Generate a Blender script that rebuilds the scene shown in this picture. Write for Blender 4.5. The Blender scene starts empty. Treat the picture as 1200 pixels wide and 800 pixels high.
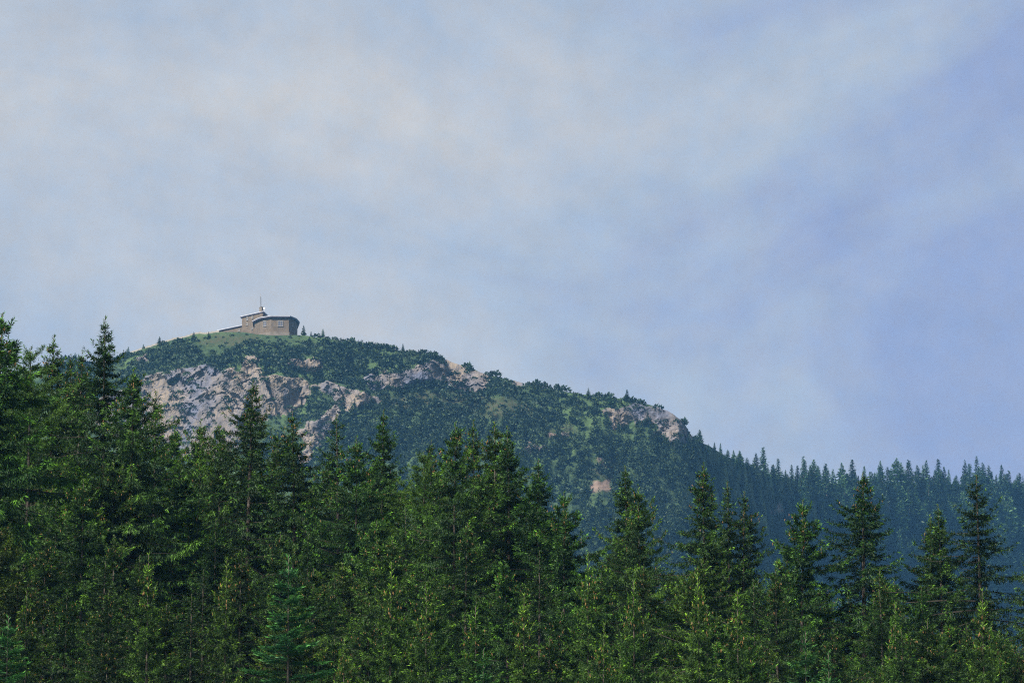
import bpy, math, random
import numpy as np
from mathutils import Vector

# ------------------------------------------------------------------ camera, sky, sun, exposure
scene = bpy.context.scene
COL = scene.collection
R = math.radians
HFOV = R(11.0)
PITCH = R(16.0)
F = 600.0 / math.tan(HFOV / 2)            # focal length in photograph pixels (1200 wide)
CAM = np.array([0.0, 0.0, 1.7])

cd = bpy.data.cameras.new('camera')
cam = bpy.data.objects.new('camera', cd)
COL.objects.link(cam)
cam.location = CAM
cam.rotation_euler = (R(90) + PITCH, 0, 0)
cd.sensor_width = 36.0
cd.angle = HFOV
cd.clip_start = 0.5
cd.clip_end = 30000
scene.camera = cam

SUN_EL, SUN_AZ = R(45), R(222)            # azimuth clockwise from +Y: behind the camera and to its left
world = bpy.data.worlds.new('World')
scene.world = world
world.use_nodes = True
wn, wl = world.node_tree.nodes, world.node_tree.links
wn.clear()
w_out = wn.new('ShaderNodeOutputWorld')
w_bg = wn.new('ShaderNodeBackground'); w_bg.inputs['Strength'].default_value = 0.1
w_sky = wn.new('ShaderNodeTexSky'); w_sky.sky_type = 'NISHITA'; w_sky.sun_disc = False
w_sky.sun_elevation = SUN_EL; w_sky.sun_rotation = SUN_AZ
w_sky.altitude = 1000; w_sky.dust_density = 1.5
w_co = wn.new('ShaderNodeTexCoord')
w_map = wn.new('ShaderNodeMapping')
w_map.inputs['Scale'].default_value = (9.0, 9.0, 17.0)
w_map.inputs['Location'].default_value = (5.58, 29.78, 25.8)
w_map.inputs['Rotation'].default_value = (0, R(12), 0)
wl.new(w_co.outputs['Generated'], w_map.inputs['Vector'])
w_n1 = wn.new('ShaderNodeTexNoise')
w_n1.inputs['Scale'].default_value = 1.0; w_n1.inputs['Detail'].default_value = 5.0
w_n1.inputs['Roughness'].default_value = 0.5; w_n1.inputs['Distortion'].default_value = 0.5
wl.new(w_map.outputs['Vector'], w_n1.inputs['Vector'])
w_cr = wn.new('ShaderNodeValToRGB')      # bluish grey cloud base to pale cloud
e = w_cr.color_ramp.elements
e[0].position = 0.34; e[0].color = (0.262, 0.300, 0.455, 1)
e[1].position = 0.67; e[1].color = (0.525, 0.500, 0.470, 1)
m_ = w_cr.color_ramp.elements.new(0.50); m_.color = (0.375, 0.410, 0.470, 1)
wl.new(w_n1.outputs['Fac'], w_cr.inputs['Fac'])
w_n2 = wn.new('ShaderNodeTexNoise')      # fine mottling of the cloud layer
w_n2.inputs['Scale'].default_value = 95.0; w_n2.inputs['Detail'].default_value = 4.0
w_n2.inputs['Roughness'].default_value = 0.6
wl.new(w_co.outputs['Generated'], w_n2.inputs['Vector'])
w_f = wn.new('ShaderNodeMapRange')
w_f.inputs['From Min'].default_value = 0.25; w_f.inputs['From Max'].default_value = 0.75
w_f.inputs['To Min'].default_value = 4.7; w_f.inputs['To Max'].default_value = 5.4
wl.new(w_n2.outputs['Fac'], w_f.inputs['Value'])
w_n3 = wn.new('ShaderNodeTexNoise')      # cream and bluish flecks in the thin cloud
w_n3.inputs['Scale'].default_value = 210.0; w_n3.inputs['Detail'].default_value = 3.0; w_n3.inputs['Roughness'].default_value = 0.65
wl.new(w_co.outputs['Generated'], w_n3.inputs['Vector'])
w_c3 = wn.new('ShaderNodeValToRGB')
e = w_c3.color_ramp.elements
e[0].position = 0.35; e[0].color = (0.93, 0.97, 1.0, 1); e[1].position = 0.65; e[1].color = (1.0, 0.975, 0.93, 1)
wl.new(w_n3.outputs['Fac'], w_c3.inputs['Fac'])
w_t = wn.new('ShaderNodeVectorMath'); w_t.operation = 'MULTIPLY'
wl.new(w_cr.outputs['Color'], w_t.inputs[0]); wl.new(w_c3.outputs['Color'], w_t.inputs[1])
w_mul = wn.new('ShaderNodeVectorMath'); w_mul.operation = 'SCALE'
wl.new(w_t.outputs['Vector'], w_mul.inputs[0]); wl.new(w_f.outputs['Result'], w_mul.inputs['Scale'])
w_mix = wn.new('ShaderNodeMix'); w_mix.data_type = 'RGBA'
w_mix.inputs['Factor'].default_value = 0.95          # closed cloud cover, a little clear sky shining through
wl.new(w_sky.outputs['Color'], w_mix.inputs['A']); wl.new(w_mul.outputs['Vector'], w_mix.inputs['B'])
wl.new(w_mix.outputs['Result'], w_bg.inputs['Color'])
wl.new(w_bg.outputs['Background'], w_out.inputs['Surface'])
world.cycles.sampling_method = 'MANUAL'
world.cycles.sample_map_resolution = 512

sd = bpy.data.lights.new('sun', 'SUN')
sd.energy = 5.0; sd.angle = R(10); sd.color = (1.0, 0.94, 0.84)
sun = bpy.data.objects.new('sun', sd); COL.objects.link(sun)
sdir = Vector((math.sin(SUN_AZ) * math.cos(SUN_EL), math.cos(SUN_AZ) * math.cos(SUN_EL), math.sin(SUN_EL)))
sun.rotation_euler = sdir.to_track_quat('Z', 'Y').to_euler()
sun.location = (0, 0, 900)

scene.view_settings.view_transform = 'Standard'
scene.view_settings.look = 'None'
scene.view_settings.exposure = 1.3
scene.view_settings.gamma = 1.0
scene.view_settings.use_curve_mapping = False
scene.render.engine = 'CYCLES'
scene.cycles.use_denoising = False
scene.cycles.filter_width = 1.1
scene.cycles.use_adaptive_sampling = False
scene.cycles.max_bounces = 6
scene.cycles.diffuse_bounces = 3
scene.cycles.volume_bounces = 0
scene.cycles.transparent_max_bounces = 6
scene.render.film_transparent = False

# ------------------------------------------------------------------ helpers
rng = np.random.default_rng(7)
SP, CP = math.sin(PITCH), math.cos(PITCH)

def at(px, py, Y):
    """photograph pixel -> point on the vertical plane Y metres ahead of the camera"""
    px = np.asarray(px, float); py = np.asarray(py, float); Y = np.asarray(Y, float)
    dx = (px - 600) / F; dy = (400 - py) / F
    t = Y / (CP - dy * SP)
    return np.stack(np.broadcast_arrays(CAM[0] + dx * t, Y, CAM[2] + (SP + dy * CP) * t), -1)

def px_of(p):
    d = np.asarray(p) - CAM
    f = d[..., 1] * CP + d[..., 2] * SP
    u = -d[..., 1] * SP + d[..., 2] * CP
    return 600 + F * d[..., 0] / f, 400 - F * u / f

def unit(v):
    return v / (np.linalg.norm(v, axis=-1, keepdims=True) + 1e-12)

_perm = np.random.default_rng(3).permutation(256)
_perm = np.concatenate([_perm, _perm, _perm])
_grad = unit(np.random.default_rng(4).normal(size=(256, 3)))
def perlin(p):
    pi = np.floor(p).astype(int); pf = p - pi; pi &= 255
    w = pf * pf * pf * (pf * (pf * 6 - 15) + 10)
    out = 0
    for i in (0, 1):
        for j in (0, 1):
            for k in (0, 1):
                h = _perm[_perm[_perm[pi[..., 0] + i] + pi[..., 1] + j] + pi[..., 2] + k]
                g = _grad[h]
                d = (g * (pf - np.array([i, j, k]))).sum(-1)
                wt = (w[..., 0] if i else 1 - w[..., 0]) * (w[..., 1] if j else 1 - w[..., 1]) * (w[..., 2] if k else 1 - w[..., 2])
                out = out + wt * d
    return out * 1.5
def fbm(p, octv=4, rough=0.5, ridged=False):
    a, s, f = 1.0, 0.0, 1.0
    for o in range(octv):
        n = perlin(p * f + 17.3 * o)
        s = s + a * ((0.5 - np.abs(n)) * 2 - 0.5 if ridged else n)
        a *= rough; f *= 2.03
    return s

def blur(a, n, axis):
    k = np.hanning(2 * n + 3)[1:-1]; k /= k.sum()
    a = np.moveaxis(a, axis, -1)
    pad = np.concatenate([np.repeat(a[..., :1], n, -1), a, np.repeat(a[..., -1:], n, -1)], -1)
    L_ = a.shape[-1]
    out = sum(k[i] * pad[..., i:i + L_] for i in range(2 * n + 1))
    return np.moveaxis(out, -1, axis)

def make_mesh(name, verts, faces, mats, attrs=None, smooth=False, midx=None):
    """faces: an (n,k) array, or a list of such arrays"""
    verts = np.asarray(verts, np.float32)
    fl = faces if isinstance(faces, list) else [faces]
    fl = [np.asarray(f, np.int32) for f in fl if len(f)]
    me = bpy.data.meshes.new(name)
    me.vertices.add(len(verts)); me.vertices.foreach_set('co', verts.ravel())
    loops = np.concatenate([f.ravel() for f in fl])
    tot = np.concatenate([np.full(len(f), f.shape[1], np.int32) for f in fl])
    start = np.concatenate([[0], np.cumsum(tot)[:-1]]).astype(np.int32)
    me.loops.add(len(loops)); me.loops.foreach_set('vertex_index', loops)
    me.polygons.add(len(tot)); me.polygons.foreach_set('loop_start', start); me.polygons.foreach_set('loop_total', tot)
    for k, v in (attrs or {}).items():
        at_ = me.attributes.new(k, 'FLOAT', 'POINT'); at_.data.foreach_set('value', np.asarray(v, np.float32))
    for m in mats if isinstance(mats, (list, tuple)) else [mats]:
        me.materials.append(m)
    if midx is not None:
        me.polygons.foreach_set('material_index', np.asarray(midx, np.int32))
    me.update(calc_edges=True)
    me.polygons.foreach_set('use_smooth', np.full(len(tot), smooth, bool))
    return me

def link(name, data, parent=None, loc=None):
    o = bpy.data.objects.new(name, data); COL.objects.link(o)
    if parent is not None: o.parent = parent
    if loc is not None: o.location = loc
    return o

def tag(o, label=None, cat=None, group=None, kind=None):
    if label: o['label'] = label
    if cat: o['category'] = cat
    if group: o['group'] = group
    if kind: o['kind'] = kind
    return o

# ------------------------------------------------------------------ materials
def new_mat(name):
    m = bpy.data.materials.new(name); m.use_nodes = True
    nt = m.node_tree; nt.nodes.clear()
    out = nt.nodes.new('ShaderNodeOutputMaterial')
    return m, nt.nodes, nt.links, out

def mixc(n, l, fac, a, b, mode='MIX'):
    x = n.new('ShaderNodeMix'); x.data_type = 'RGBA'; x.blend_type = mode
    for s, v in (('Factor', fac), ('A', a), ('B', b)):
        if hasattr(v, 'is_linked'): l.new(v, x.inputs[s])
        else: x.inputs[s].default_value = v if s == 'Factor' else (*v, 1)
    return x.outputs['Result']

def ramp(n, l, src, lo, hi):
    x = n.new('ShaderNodeMapRange'); x.clamp = True; x.interpolation_type = 'SMOOTHSTEP'
    x.inputs['From Min'].default_value = lo; x.inputs['From Max'].default_value = hi
    l.new(src, x.inputs['Value']); return x.outputs['Result']

def noise(n, l, scale, detail=4, rough=0.55, vec=None):
    x = n.new('ShaderNodeTexNoise'); x.inputs['Scale'].default_value = scale
    x.inputs['Detail'].default_value = detail; x.inputs['Roughness'].default_value = rough
    if vec is not None: l.new(vec, x.inputs['Vector'])
    return x.outputs['Fac']

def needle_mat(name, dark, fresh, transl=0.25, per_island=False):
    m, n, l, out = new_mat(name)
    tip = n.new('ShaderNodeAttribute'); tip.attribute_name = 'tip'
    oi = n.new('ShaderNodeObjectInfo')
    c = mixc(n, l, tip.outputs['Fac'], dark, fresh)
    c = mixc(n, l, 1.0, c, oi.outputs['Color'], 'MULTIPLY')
    if per_island:
        ta = n.new('ShaderNodeAttribute'); ta.attribute_name = 'tone'
        c = mixc(n, l, ta.outputs['Fac'], c, (0.068, 0.108, 0.040))
    d = n.new('ShaderNodeBsdfDiffuse'); t = n.new('ShaderNodeBsdfTranslucent')
    l.new(c, d.inputs['Color']); l.new(c, t.inputs['Color'])
    mx = n.new('ShaderNodeMixShader'); mx.inputs['Fac'].default_value = transl
    l.new(d.outputs[0], mx.inputs[1]); l.new(t.outputs[0], mx.inputs[2])
    g = n.new('ShaderNodeBsdfGlossy'); g.inputs['Roughness'].default_value = 0.55
    g.inputs['Color'].default_value = (0.6, 0.65, 0.6, 1)
    m2 = n.new('ShaderNodeMixShader'); m2.inputs['Fac'].default_value = 0.02
    l.new(mx.outputs[0], m2.inputs[1]); l.new(g.outputs[0], m2.inputs[2])
    l.new(m2.outputs[0], out.inputs['Surface'])
    return m

def plain_mat(name, a, b, scale, rough=0.9, bump=0.0, spec=0.3):
    m, n, l, out = new_mat(name)
    co = n.new('ShaderNodeTexCoord')
    nz = noise(n, l, scale, 5, 0.6, co.outputs['Object'])
    p = n.new('ShaderNodeBsdfPrincipled')
    l.new(mixc(n, l, ramp(n, l, nz, 0.3, 0.7), a, b), p.inputs['Base Color'])
    p.inputs['Roughness'].default_value = rough
    p.inputs['Specular IOR Level'].default_value = spec
    if bump:
        bp = n.new('ShaderNodeBump'); bp.inputs['Distance'].default_value = bump
        l.new(nz, bp.inputs['Height']); l.new(bp.outputs[0], p.inputs['Normal'])
    l.new(p.outputs[0], out.inputs['Surface'])
    return m

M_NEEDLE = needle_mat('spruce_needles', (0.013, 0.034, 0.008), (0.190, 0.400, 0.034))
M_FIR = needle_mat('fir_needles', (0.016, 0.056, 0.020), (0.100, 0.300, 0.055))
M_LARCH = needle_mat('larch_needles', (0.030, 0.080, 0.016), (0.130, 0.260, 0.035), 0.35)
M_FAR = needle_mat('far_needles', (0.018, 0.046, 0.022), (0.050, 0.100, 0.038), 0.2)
M_FARSTUFF = needle_mat('far_slope_needles', (0.010, 0.023, 0.013), (0.024, 0.047, 0.022), 0.2, per_island=True)
M_BARK = plain_mat('spruce_bark', (0.04, 0.032, 0.026), (0.11, 0.09, 0.075), 9.0, 0.95, 0.02)
M_TWIG = plain_mat('limb_bark', (0.016, 0.013, 0.010), (0.036, 0.029, 0.022), 14.0, 0.95)
M_CONE = plain_mat('cone_scales', (0.15, 0.075, 0.028), (0.27, 0.16, 0.06), 30.0, 0.8)

# mountain: vegetation, meadow, limestone, scree by vertex attributes
M_MOUNT, n, l, out = new_mat('mountain_surface')
geo = n.new('ShaderNodeNewGeometry')
def attr(nm):
    a = n.new('ShaderNodeAttribute'); a.attribute_name = nm; return a.outputs['Fac']
pos = geo.outputs['Position']
mp = n.new('ShaderNodeMapping'); mp.inputs['Scale'].default_value = (1.0, 1.0, 0.13); l.new(pos, mp.inputs['Vector'])
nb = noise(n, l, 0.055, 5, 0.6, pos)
ns = noise(n, l, 0.32, 6, 0.65, mp.outputs['Vector'])
nf = noise(n, l, 0.9, 4, 0.6, pos)
rock = mixc(n, l, ramp(n, l, nb, 0.36, 0.62), (0.085, 0.093, 0.130), (0.160, 0.130, 0.103))  # blue-grey patches paint hazy shade into the stone, besides its own staining
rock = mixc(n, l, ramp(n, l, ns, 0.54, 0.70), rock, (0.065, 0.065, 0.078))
vo = n.new('ShaderNodeTexVoronoi'); vo.feature = 'DISTANCE_TO_EDGE'; vo.inputs['Scale'].default_value = 0.42
mv = n.new('ShaderNodeMapping'); mv.inputs['Scale'].default_value = (1.0, 1.0, 0.55); mv.inputs['Rotation'].default_value = (0, .25, 0); l.new(pos, mv.inputs['Vector']); l.new(mv.outputs[0], vo.inputs['Vector'])
crk = n.new('ShaderNodeMath'); crk.operation = 'SUBTRACT'; crk.inputs[0].default_value = 1.0; l.new(ramp(n, l, vo.outputs['Distance'], 0.0, 0.10), crk.inputs[1])
ck2 = n.new('ShaderNodeMath'); ck2.operation = 'MULTIPLY'; l.new(crk.outputs[0], ck2.inputs[0]); l.new(ramp(n, l, nb, .35, .6), ck2.inputs[1])
rock = mixc(n, l, ck2.outputs[0], rock, (0.085, 0.08, 0.085))
rock = mixc(n, l, ramp(n, l, nf, 0.63, 0.73), rock, (0.085, 0.10, 0.06))
veg = mixc(n, l, ramp(n, l, nf, 0.35, 0.68), (0.016, 0.030, 0.015), (0.033, 0.054, 0.022))
veg = mixc(n, l, ramp(n, l, nb, 0.42, 0.68), veg, (0.050, 0.082, 0.030))
gr = mixc(n, l, ramp(n, l, nf, 0.35, 0.65), (0.022, 0.037, 0.016), (0.042, 0.041, 0.023))
col = mixc(n, l, attr('grass'), veg, gr)
# ragged edge of the rock: the attribute pushed about by noise
ad = n.new('ShaderNodeMath'); ad.operation = 'ADD'; l.new(attr('rock'), ad.inputs[0])
sb = n.new('ShaderNodeMath'); sb.operation = 'MULTIPLY_ADD'; l.new(nf, sb.inputs[0]); sb.inputs[1].default_value = 0.9; sb.inputs[2].default_value = -0.45
l.new(sb.outputs[0], ad.inputs[1])
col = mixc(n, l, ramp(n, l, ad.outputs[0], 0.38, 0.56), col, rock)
col = mixc(n, l, attr('scree'), col, (0.145, 0.106, 0.084))
bp = n.new('ShaderNodeBump'); bp.inputs['Distance'].default_value = 0.5; bp.inputs['Strength'].default_value = 0.8
l.new(ns, bp.inputs['Height'])
p = n.new('ShaderNodeBsdfPrincipled'); p.inputs['Roughness'].default_value = 0.95; p.inputs['Specular IOR Level'].default_value = 0.1
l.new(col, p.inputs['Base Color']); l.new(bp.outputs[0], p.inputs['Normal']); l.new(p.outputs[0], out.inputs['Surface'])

M_GROUND = plain_mat('meadow', (0.05, 0.085, 0.025), (0.10, 0.125, 0.04), 0.15, 1.0, 0.05, 0.05)

# ------------------------------------------------------------------ ground sheet
GY = [-6000, -600, 0, 168, 224, 290, 900, 1500, 1800, 1960, 3300, 6000]
GZ = [-500, -60, 0, 28.7, 43.4, 54, 120, 230, 320, 350, 330, 60]
def ground_z(x, y):
    x = np.asarray(x, float); y = np.asarray(y, float)
    near = np.exp(-((y - 200) / 130.0) ** 2)
    return np.interp(y, GY, GZ) - 0.12 * np.clip(x, -60, 60) * near

gx = np.concatenate([np.linspace(-6000, -150, 20), np.linspace(-120, 120, 49), np.linspace(150, 6000, 20)])
gy = np.concatenate([np.linspace(-6000, -100, 20), np.linspace(-80, 480, 71), np.linspace(520, 6000, 40)])
XX, YY = np.meshgrid(gx, gy)
ZZ = ground_z(XX, YY) + 0.5 * fbm(np.stack([XX * .03, YY * .03, XX * 0], -1), 4)
def grid_faces(nr, nc):
    i = np.arange(nr * nc).reshape(nr, nc)
    return np.stack([i[:-1, :-1], i[:-1, 1:], i[1:, 1:], i[1:, :-1]], -1).reshape(-1, 4)
g = link('ground', make_mesh('ground', np.stack([XX, YY, ZZ], -1).reshape(-1, 3), grid_faces(*XX.shape), M_GROUND, smooth=True))
tag(g, 'sloping green mountain meadow under the forest', 'ground', kind='structure')

# ------------------------------------------------------------------ mountain
SKY_X = [-1500, -500, -150, 0, 60, 84, 105, 116, 130, 150, 169, 200, 230, 256, 285, 300, 320, 349, 380, 400, 430, 460, 500, 530, 545, 575, 600,
         630, 655, 690, 720, 745, 770, 788, 799, 807, 812, 830, 850, 880, 900, 950, 1000, 1100, 1200, 1400, 2700]
SKY_Y = [760, 560, 470, 440, 427, 421, 427, 430, 424, 415, 408, 399, 392, 389, 389, 391.5, 393, 392.5, 395, 399.5, 404, 409, 414, 424, 429, 440, 446,
         453, 457, 463, 466, 470, 476, 484, 492, 504, 513, 522, 533, 546, 555, 565, 566, 568, 566, 580, 800]
uc = np.concatenate([np.linspace(-1500, -60, 60)[:-1], np.linspace(-60, 1260, 760), np.linspace(1260, 2700, 60)[1:]])
NB = 18                                       # rows behind the crest
NV = 330
tv = np.linspace(0, 1, NV) ** 1.12            # 0 at the crest, 1 far down the slope
BOT = 800.0
sk = np.interp(uc, SKY_X, SKY_Y)
sk = blur(sk[None], 2, 1)[0]
U = np.broadcast_to(uc, (NV, len(uc)))
V = sk[None] + (BOT - sk[None]) * tv[:, None]

_w = np.stack([U * .045, V * .06, U * 0], -1)
UW = U + 7 * fbm(_w, 4, .6); VW = V + 5 * fbm(_w + 9.7, 4, .6)
def poly_mask(pts, soft):
    """soft-edged inside mask of a polygon on the face of the mountain"""
    pts = np.array(pts, float)
    inside = np.zeros(U.shape, bool); dist = np.full(U.shape, 1e9)
    for i in range(len(pts)):
        a, b = pts[i - 1], pts[i]
        c = ((a[1] > VW) != (b[1] > VW)) & (UW < (b[0] - a[0]) * (VW - a[1]) / (b[1] - a[1] + 1e-9) + a[0])
        inside ^= c
        ab = b - a; t = np.clip(((UW - a[0]) * ab[0] + (VW - a[1]) * ab[1]) / (ab @ ab), 0, 1)
        dist = np.minimum(dist, np.hypot(UW - a[0] - t * ab[0], VW - a[1] - t * ab[1]))
    return np.clip(0.5 + np.where(inside, dist, -dist) / soft, 0, 1)

ROCKS = [
    [(120, 470), (165, 455), (178, 440), (205, 434), (230, 431), (262, 437), (284, 434), (290, 420), (304, 420), (309, 443), (359, 445), (364, 458), (347, 479), (322, 489),
     (303, 498), (285, 520), (250, 545), (215, 540), (190, 520), (150, 520), (110, 500)],
    [(364, 452), (384, 447), (406, 451), (440, 463), (446, 470), (424, 474), (411, 482), (395, 470), (385, 458)],
    [(350, 504), (366, 492), (381, 483), (390, 466), (396, 476), (395, 494), (380, 512), (368, 530), (356, 560), (340, 560), (357, 520)],
    [(428, 441), (445, 434), (470, 435), (501, 424), (534, 423), (547, 436), (577, 438), (570, 460), (546, 462), (523, 450), (479, 452), (440, 456)],
    [(335, 425), (352, 421), (378, 424), (372, 436), (345, 434)],
    [(703, 480), (733, 474), (761, 474), (782, 478), (799, 490), (812, 511), (800, 521), (784, 518), (766, 513), (772, 496), (745, 491), (721, 502)],
    [(618, 523), (642, 528), (636, 535), (616, 530)],
    [(645, 511), (665, 506), (664, 512), (646, 515)],
    [(1030, 588), (1046, 585), (1052, 604), (1036, 606)],
    [(905, 592), (917, 588), (920, 598), (908, 600)],
    [(160, 420), (172, 416), (176, 424), (164, 428)],
    [(598, 447), (614, 444), (618, 452), (602, 454)],
]
rockm = np.zeros(U.shape)
for q in ROCKS: rockm = np.maximum(rockm, poly_mask(q, 7.0))
GRASS = [
    [(232, 396), (252, 391), (296, 393), (304, 399), (286, 407), (262, 404), (242, 404)],
    [(440, 466), (490, 459), (565, 463), (590, 470), (540, 480), (470, 478)],
    [(640, 500), (670, 497), (676, 506), (646, 508)],
    [(690, 545), (722, 540), (726, 556), (690, 558)],
    [(540, 470), (600, 468), (640, 486), (560, 492)],
]
grassm = np.zeros(U.shape)
for q in GRASS: grassm = np.maximum(grassm, poly_mask(q, 8.0))
screem = np.maximum(poly_mask([(694, 561), (716, 559), (717, 574), (693, 575)], 2.5),
                    np.maximum(poly_mask([(644, 512), (664, 508), (664, 512), (646, 515)], 3.0), poly_mask([(700, 538), (719, 537), (718, 543), (702, 544)], 2.5)))

Yr = np.interp(uc, [-1500, -150, 100, 150, 320, 560, 800, 860, 960, 1200, 2700], [2240, 2110, 2075, 2040, 2000, 1985, 1970, 2060, 2280, 2560, 2900])
Yr = blur(Yr[None], 12, 1)[0]
m_per_px = 2000 / F * 1.03
slope = np.interp(V - sk[None], [0, 25, 60, 140, 300], [1.5, 1.35, 1.15, 1.0, 0.95])       # metres forward per metre down
slope = slope * (1 - 0.88 * rockm)
dv = np.gradient(V, axis=0)
fwd = np.cumsum(slope * dv * m_per_px, axis=0)
fwd = blur(blur(fwd, 7, 1), 2, 0)
Y = Yr[None] - fwd
P = at(U, V, Y)
# relief: gullies and spurs, broken rock with strata and upright cracks, bushy unevenness
big = fbm(P * np.array([.018, .018, .010]), 3, .5)
def cells(p, seed):
    """fractured blocks: per cell a random offset and a random tilt"""
    r = np.random.default_rng(seed)
    jx, tilt, off = r.random((256, 3)), r.normal(0, .45, (256, 3)), r.random(256)
    pi = np.floor(p).astype(int)
    best = np.full(p.shape[:-1], 1e9); val = np.zeros(p.shape[:-1])
    for i in (-1, 0, 1):
        for j in (-1, 0, 1):
            for k in (-1, 0, 1):
                c = pi + np.array([i, j, k]); cm = c & 255
                h = _perm[_perm[_perm[cm[..., 0]] + cm[..., 1]] + cm[..., 2]]
                d = p - (c + jx[h]); dd = (d * d).sum(-1)
                m_ = dd < best
                best = np.where(m_, dd, best); val = np.where(m_, off[h] + (d * tilt[h]).sum(-1), val)
    return val
_pw = P + np.stack([fbm(P * .08 + 5, 2), fbm(P * .08 + 50, 2), fbm(P * .08 + 90, 2)], -1) * 2.0
_pw = _pw[..., :] + _pw[..., 2:3] * np.array([.25, 0, 0])
rk = fbm(P * np.array([.07, .07, .04]), 3, .5, ridged=True) * 2.2
rk += cells(_pw * np.array([.11, .05, .07]), 1) * 2.2 + cells(_pw * np.array([.30, .12, .20]), 2) * 1.0 + cells(_pw * np.array([.75, .3, .5]), 3) * .35
vg = fbm(P * .12, 4, .55) * 1.5
fade = np.clip((V - sk[None]) / 14, 0.0, 1)
P[..., 1] -= fade * (big * 6.0 + rockm * rk + (1 - rockm) * vg)
P[..., 2] += 0.35 * fade * ((1 - rockm) * vg + rockm * rk * .4)
crest = P[0].copy()
crest_j = fbm(np.stack([uc * .05, uc * 0, uc * 0 + 3.1], -1), 4, .6)
P[:6, :, 2] += (crest_j * 0.55 * np.interp(uc, [0, 255, 265, 350, 360, 1200], [1, 1, 0, 0, 1, 1]))[None] * np.linspace(1, 0, 6)[:, None]
back = []
for k in range(NB, 0, -1):                    # the far side: a flat crest of some thirty metres, then down
    d = [2.5, 6, 11, 17, 24, 32, 40, 50, 62, 78, 100, 130, 170, 220, 280, 350, 430, 520][k - 1]
    drop = 0.4 if d <= 32 else 0.4 + (d - 32) * 0.62
    if d < 32: drop = 0.3 * d / 32 + 0.1
    q = P[0].copy(); q[:, 1] += d; q[:, 2] -= drop + 0.0; back.append(q)
PP = np.concatenate([np.array(back), P], 0)
def padrows(a): return np.concatenate([np.repeat(a[:1], NB, 0), a], 0).ravel()
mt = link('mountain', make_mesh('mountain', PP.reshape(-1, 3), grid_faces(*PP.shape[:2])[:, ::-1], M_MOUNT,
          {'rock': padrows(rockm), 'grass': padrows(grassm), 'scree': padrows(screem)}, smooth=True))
_fr = padrows(rockm).reshape(PP.shape[:2])
mt.data.polygons.foreach_set('use_smooth', (np.maximum(_fr[:-1, :-1], _fr[1:, 1:]) < .4).ravel())
tag(mt, 'long rocky mountain ridge with pale limestone cliffs and green slopes', 'mountain', kind='structure')

TONE = fbm(P * np.array([.02, .02, .03]), 3)
def surf(u, v):
    """point on the mountain face at photograph pixel (u, v)"""
    j = int(np.clip(np.searchsorted(uc, u), 1, len(uc) - 1))
    if abs(uc[j - 1] - u) < abs(uc[j] - u): j -= 1
    col = V[:, j]
    i = int(np.clip(np.searchsorted(col, v), 0, NV - 1))
    surf.tone = TONE[i, j]
    return P[i, j], rockm[i, j], grassm[i, j], screem[i, j]

# ------------------------------------------------------------------ stone house on the crest
YH = 2013.0
M_WALL = plain_mat('rubble_stone_wall', (0.075, 0.058, 0.041), (0.112, 0.087, 0.063), 0.9, 0.95, 0.08)
M_PLINTH = plain_mat('plinth_stone', (0.095, 0.08, 0.064), (0.15, 0.125, 0.10), 0.5, 0.95, 0.1)
M_ROOF = plain_mat('grey_metal_roof', (0.30, 0.31, 0.35), (0.38, 0.39, 0.43), 0.6, 0.45, 0, 0.5)
M_FASCIA = plain_mat('dark_eaves', (0.035, 0.035, 0.055), (0.055, 0.05, 0.075), 1.5, 0.7)
M_FRAME = plain_mat('pale_stone_surround', (0.17, 0.155, 0.135), (0.23, 0.21, 0.185), 2.0, 0.9)
M_PANE = plain_mat('window_pane', (0.05, 0.055, 0.075), (0.08, 0.085, 0.11), 0.5, 0.12, 0, 0.6)
M_MAST = plain_mat('mast_metal', (0.16, 0.17, 0.20), (0.24, 0.25, 0.28), 2.0, 0.5)
M_ANT = plain_mat('antenna_white', (0.62, 0.64, 0.66), (0.72, 0.73, 0.74), 2.0, 0.5)

base = at(320, 396.5, YH)
house = link('mountain_house', None, loc=base)
tag(house, 'stone mountain house with octagonal hall, square tower block and mast on the summit', 'house')

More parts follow.
